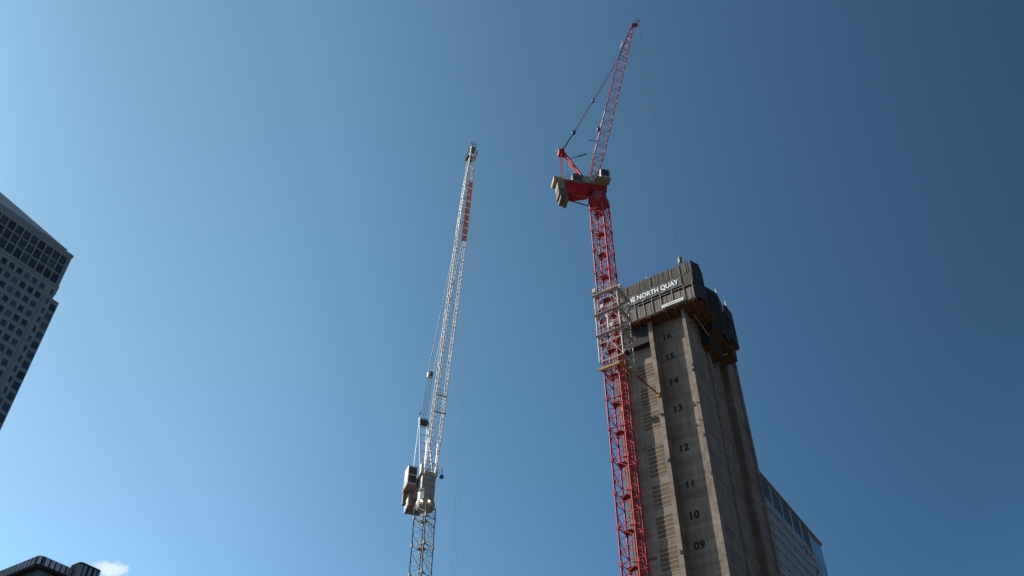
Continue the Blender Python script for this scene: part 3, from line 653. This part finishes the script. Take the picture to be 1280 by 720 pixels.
# lit work lamps at the mast top
for dx, dz in ((-.42, 62.25), (.62, 62.18)):
    Ml = frame((WX + dx, WY - 1.5, 0), R(0)); m = MB(Ml)
    m.prism([(.26*math.cos(i*math.pi/5), .20+.14*math.sin(i*math.pi/5)) for i in range(10)], dz+.05, dz+.34); m.bar((0,.3,dz+.2),(0,.6,dz+.5),.05)
    o = obj('work_lamp', m, DRK, wc)
    m = MB(Ml); m.ball((0,.1,dz-.02),.12); obj('bulb', m, LAMP, o)
m = MB(IDENT); m.bar((WX-1.35,WY-1.2,61.2),(WX-.4,WY-1.5,62.5),.06); obj('lamp_strut', m, WHT, wc)

# ------------------------------------------------------------------ big tower at the left
OM = frame(G(-262, 70, 0), GR)
oc = thing('office_tower', OM, 'huge grey steel clad skyscraper with grid windows and pyramid roof, at the left edge', 'skyscraper')
YA, YB = 44.0, 99.7        # along the visible face
X0, X1 = -290.0, -237.0    # depth, visible face at x = -237
m = MB(); q = 3.0
m.prism([(X0,YA),(X1,YA),(X1,YB-3.4),(X1-2.5,YB-3.4),(X1-2.5,YB),(X0,YB)], 0, 193.0)   # notched corner
m.box((X0+2,YA+2,193.0),(X1-.001,96.6,196.4)); m.box((X0+2,YA+2,196.4),(X1-.6,96.6,209.7)); m.box((X0+2,YA+2,209.7),(X1,96.7,210.5)); m.box((X0+3.2,YA+3.2,210.5),(X1-1.0,94.2,212.0))
obj('wall', m, OCSC, oc)
# upper crown: glazing grid set between mullions
pit = 2.67; cols = [94.05 - pit*i for i in range(18)]
m = MB()
for a_ in [95.38 - pit*i for i in range(19)]: m.box((X1-.6+.002, a_-.22, 196.4), (X1-.05, a_+.22, 209.7))
for z in (196.5, 200.65, 204.55, 208.4, 209.6): m.box((X1-.6+.002, YA+2, z-.20), (X1-.10, 95.9, z+.20))
obj('mullions', m, OCSC, oc)
m = MB(); m.box((X1-.6+.003, YA+2, 208.5), (X1-.12, 95.9, 209.6)); obj('frieze', m, OCSC, oc)
nwin = 0
def win(a_, z, ww, hh, dep=X1-.55, P=oc, name='window'):
    m = MB(); m.box((dep-.05, a_-ww/2, z-hh/2), (dep, a_+ww/2, z+hh/2)); return obj(name, m, OCSW, P)
wins = []
for z in (206.5, 202.6, 198.6):
    for a_ in cols:
        if a_ > 66: wins.append((a_, z, 2.18, 3.35, X1-.545))
for k in range(14):
    z = 193.0 - 3.83*k
    for a_ in [91.6 - pit*i for i in range(9)]: wins.append((a_, z, 1.72, 2.3, X1+.03))
    # the notched corner: paired darker windows
    wins.append((96.05-.9, z, .9, 2.3, X1+.03))
# nearest hundred or so as parts, the ones beyond the frame as one part
wins.sort(key=lambda t: (0 if t[0] > 69 else 1, -t[1]))
vis = wins[:100]; rest = wins[100:]
for t in vis: win(*t)
m = MB()
for a_, z, ww, hh, dep in rest: m.box((dep-.05, a_-ww/2, z-hh/2), (dep, a_+ww/2, z+hh/2))
for k in range(14, 50):
    z = 193.0 - 3.83*k
    if z < 8: break
    for i in range(18):
        a_ = 91.6 - pit*i
        m.box((X1-.02, a_-.81, z-1.0), (X1+.03, a_+.81, z+1.0))
for k in range(0, 14):
    z = 193.0 - 3.83*k
    for i in range(9, 18): a_ = 91.6 - pit*i; m.box((X1-.02, a_-.81, z-1.0), (X1+.03, a_+.81, z+1.0))
tag(obj('far_windows', m, OCSW, oc), None, None, None, 'stuff')
# corner glazing in the notch, one strip per storey
for k in range(16):
    z = 190.0 - 3.83*k
    m = MB(); m.box((X1-2.52, YB-3.1, z-1.3), (X1-2.47, YB-.3, z+1.2)); obj('corner_glazing', m, OCSW, oc)
m = MB()
for k in range(50):
    z = 195.9 - 3.83*k
    if z < 4: break
    m.box((X1, YA, z-.05), (X1+.10, YB-3.4, z+.05) if z < 191 else (X1+.1, 96.55, z+.05))
m.box((X1, YA+2, 195.6), (X1+.2, 96.58, 196.4)); m.box((X1-.5, YA, 191.0), (X1+.20, 96.1, 191.4)); 
m.box((X1, 93.35, 8), (X1+.25, 93.75, 191)); 
obj('string_courses', m, OCSC, oc)
# pyramid roof
m = MB()
bx0, bx1, by0, by1, zb = X0+3.3, X1-1.1, YA+3.3, 94.1, 212.0
t_in = 17.5; zt = 231.0
ring0 = [(bx0,by0,zb),(bx1,by0,zb),(bx1,by1,zb),(bx0,by1,zb)]
ring1 = [(bx0+t_in,by0+t_in,zt),(bx1-t_in,by0+t_in,zt),(bx1-t_in,by1-t_in,zt),(bx0+t_in,by1-t_in,zt)]
apx = ((bx0+bx1)/2,(by0+by1)/2,238.0)
m.add(ring0+ring1+[apx], [(0,1,5,4),(1,2,6,5),(2,3,7,6),(3,0,4,7),(4,5,8),(5,6,8),(6,7,8),(7,4,8),(3,2,1,0)])
obj('roof', m, OCSR, oc)

# ------------------------------------------------------------------ low glass building at the right, behind the core
sc = 1.9
def gz(z): return 1.6 + (z - 1.6) * sc
XG = -33 * sc; Y0, Y1 = 100 * sc, 145.0 * sc
gb = thing('glass_building', frame(G(XG - 7.5, (Y0+Y1)/2, 0), GR), 'blue glass office block with bronze floor bands, lower right behind the core', 'office building')
m = MB(); m.box((XG - 15, Y0, 0), (XG - .01, Y1, gz(71.4))); obj('glass_wall', m, GLB, gb)
nfl = 0; z = gz(66.7)
while z > 6:
    if nfl < 30:
        m = MB(); m.box((XG - .008, Y0, z - .65), (XG + .40, Y1 - 9.5, z + .75)); 
        o = obj('floor_band', m, SPN, gb)
        mm = MB(); mm.box((XG - .006, Y0, z - .80), (XG + .62, Y1 - 9.5, z - .56)); obj('ledge', mm, PNL, o)
    z -= 3.85; nfl += 1
m = MB(); m.box((XG - 15.5, Y0, gz(71.4)), (XG + .5, Y1 + .4, gz(71.75))); obj('parapet', m, SPN, gb)
for i in range(7):
    ya = 122.0*sc - 26 + i*8.2
    if ya > 136.5*sc: break
    m = MB(); m.box((XG - .006, ya, gz(68.0)), (XG + .05, min(ya + 7.6, 138.5*sc), gz(71.0))); obj('louvred_opening', m, GLD, gb)
    m = MB(); m.add([(XG+.06, ya+7.65, gz(67.6)), (XG+.35, ya+7.65, gz(67.6)), (XG+.35, ya+7.9, gz(67.6)), (XG+.06, ya+7.9, gz(67.6)),
                     (XG+.06, ya+7.65, gz(71.0)), (XG+.35, ya+7.65, gz(71.0)), (XG+.35, ya+7.9, gz(71.0)), (XG+.06, ya+7.9, gz(71.0))],
                    [(0,3,2,1),(4,5,6,7),(0,1,5,4),(1,2,6,5),(2,3,7,6),(3,0,4,7)]); obj('crown_fin', m, PNL, gb)
m = MB()
for i in range(30):
    y = Y0 + i*6.0
    if y > Y1: break
    m.box((XG - .004, y - .03, 0), (XG + .06, y + .03, gz(67.4)))
obj('mullions', m, DPN, gb)
for y, z in ((131.5*sc, gz(65.6)), (134.4*sc, gz(66.6)), (135.5*sc, gz(63.9))):
    m = MB(); m.bar((XG+.7, y, z), (XG+1.5, y, z-.8), .12); m.bar((XG+1.5, y, z-.8), (XG+1.5, y, z-2.4), .12); m.bar((XG+1.5, y, z-2.4), (XG+.7, y, z-2.8), .12); obj('davit_arm', m, DPN, gb)

# ------------------------------------------------------------------ dark building at the lower left
q = 4.0
def bz(z): return 1.6 + (z - 1.6) * q
def rounded(pts, r, n=6):
    out = []
    for i, p in enumerate(pts):
        a = Vector(pts[i-1]); b = Vector(p); c = Vector(pts[(i+1) % len(pts)])
        u = (a - b).normalized(); v = (c - b).normalized(); s_, e_ = b + u * r, b + v * r
        for k in range(n + 1):
            t = k / n; out.append(tuple((s_*(1-t)**2 + b*2*t*(1-t) + e_*t*t)))
    return out
lb = thing('roof_block', frame(G(-53.5*q, 30*q, 0), GR), 'dark block with pale rounded roof screens peeking up at the lower left corner', 'building')
A1 = rounded([(-62*q, 27.5*q), (-53.0*q, 27.5*q), (-53.0*q, 36*q), (-62*q, 36*q)], 1.6)
A2 = rounded([(-52.95*q, 29.55*q), (-51.8*q, 29.55*q), (-51.8*q, 31.15*q), (-52.95*q, 31.15*q)], 1.0)
def shrink(pts, d):
    cx = sum(p[0] for p in pts)/len(pts); cy = sum(p[1] for p in pts)/len(pts)
    return [(x + (d if x < cx else -d), y + (d if y < cy else -d)) for x, y in pts]
m = MB(); m.prism(shrink(A1, 1.8), 0, bz(26.4)); obj('glass_wall', m, SOF, lb)
m = MB(); m.prism(shrink(A2, .5), 0, bz(26.6)); obj('wall', m, DPN, lb)
def crown(outl, z0, z1, slatw, gap, mt, dark, nm):
    per = []; n = len(outl)
    for i in range(n): per.append((Vector((*outl[i],0)), Vector((*outl[(i+1)%n],0))))
    sl_ = MB(); acc = 0
    # continuous dark backing
    bk_ = MB(); bk_.prism(shrink(outl, .25), z0, z1 - .15); obj(nm + '_backing', bk_, dark, lb)
    for a, b in per:
        L = (b - a).length
        if L < 1e-4: continue
        d = (b - a) / L; nr = Vector((d.y, -d.x, 0)); k = max(1, round(L / (slatw + gap)))
        for i in range(k):
            s0 = L * i / k + gap / 2; s1 = L * (i + 1) / k - gap / 2
            if s1 <= s0: s0, s1 = L*i/k, L*(i+1)/k
            P = a + d*s0; Q_ = a + d*s1; vs = [P, Q_, Q_ - nr*.12, P - nr*.12]
            sl_.add([(v.x,v.y,z0) for v in vs]+[(v.x,v.y,z1) for v in vs], [(0,3,2,1),(4,5,6,7),(0,1,5,4),(1,2,6,5),(2,3,7,6),(3,0,4,7)])
    return sl_
front = lambda mb: None
sl_ = crown(A1, bz(26.55), bz(27.04), 1.15, .42, PNL, DPN, 'screen'); obj('roof_screen', sl_, PNL, lb)
m = MB(); m.prism([(x*1.0, y) for x, y in A1], bz(26.40), bz(26.55) - .01); obj('dark_band', m, DPN, lb)
m = MB(); m.prism(A1, bz(27.04) + .005, bz(27.04) + .12); obj('coping', m, PNL, lb)
sl_ = crown(A2, bz(26.2), bz(27.0), .8, .75, SLAT, DPN, 'plant_room'); obj('roof_screen', sl_, SLAT, lb)
m = MB(); m.prism(A2, bz(27.0) + .005, bz(27.13)); obj('coping', m, DPN, lb)
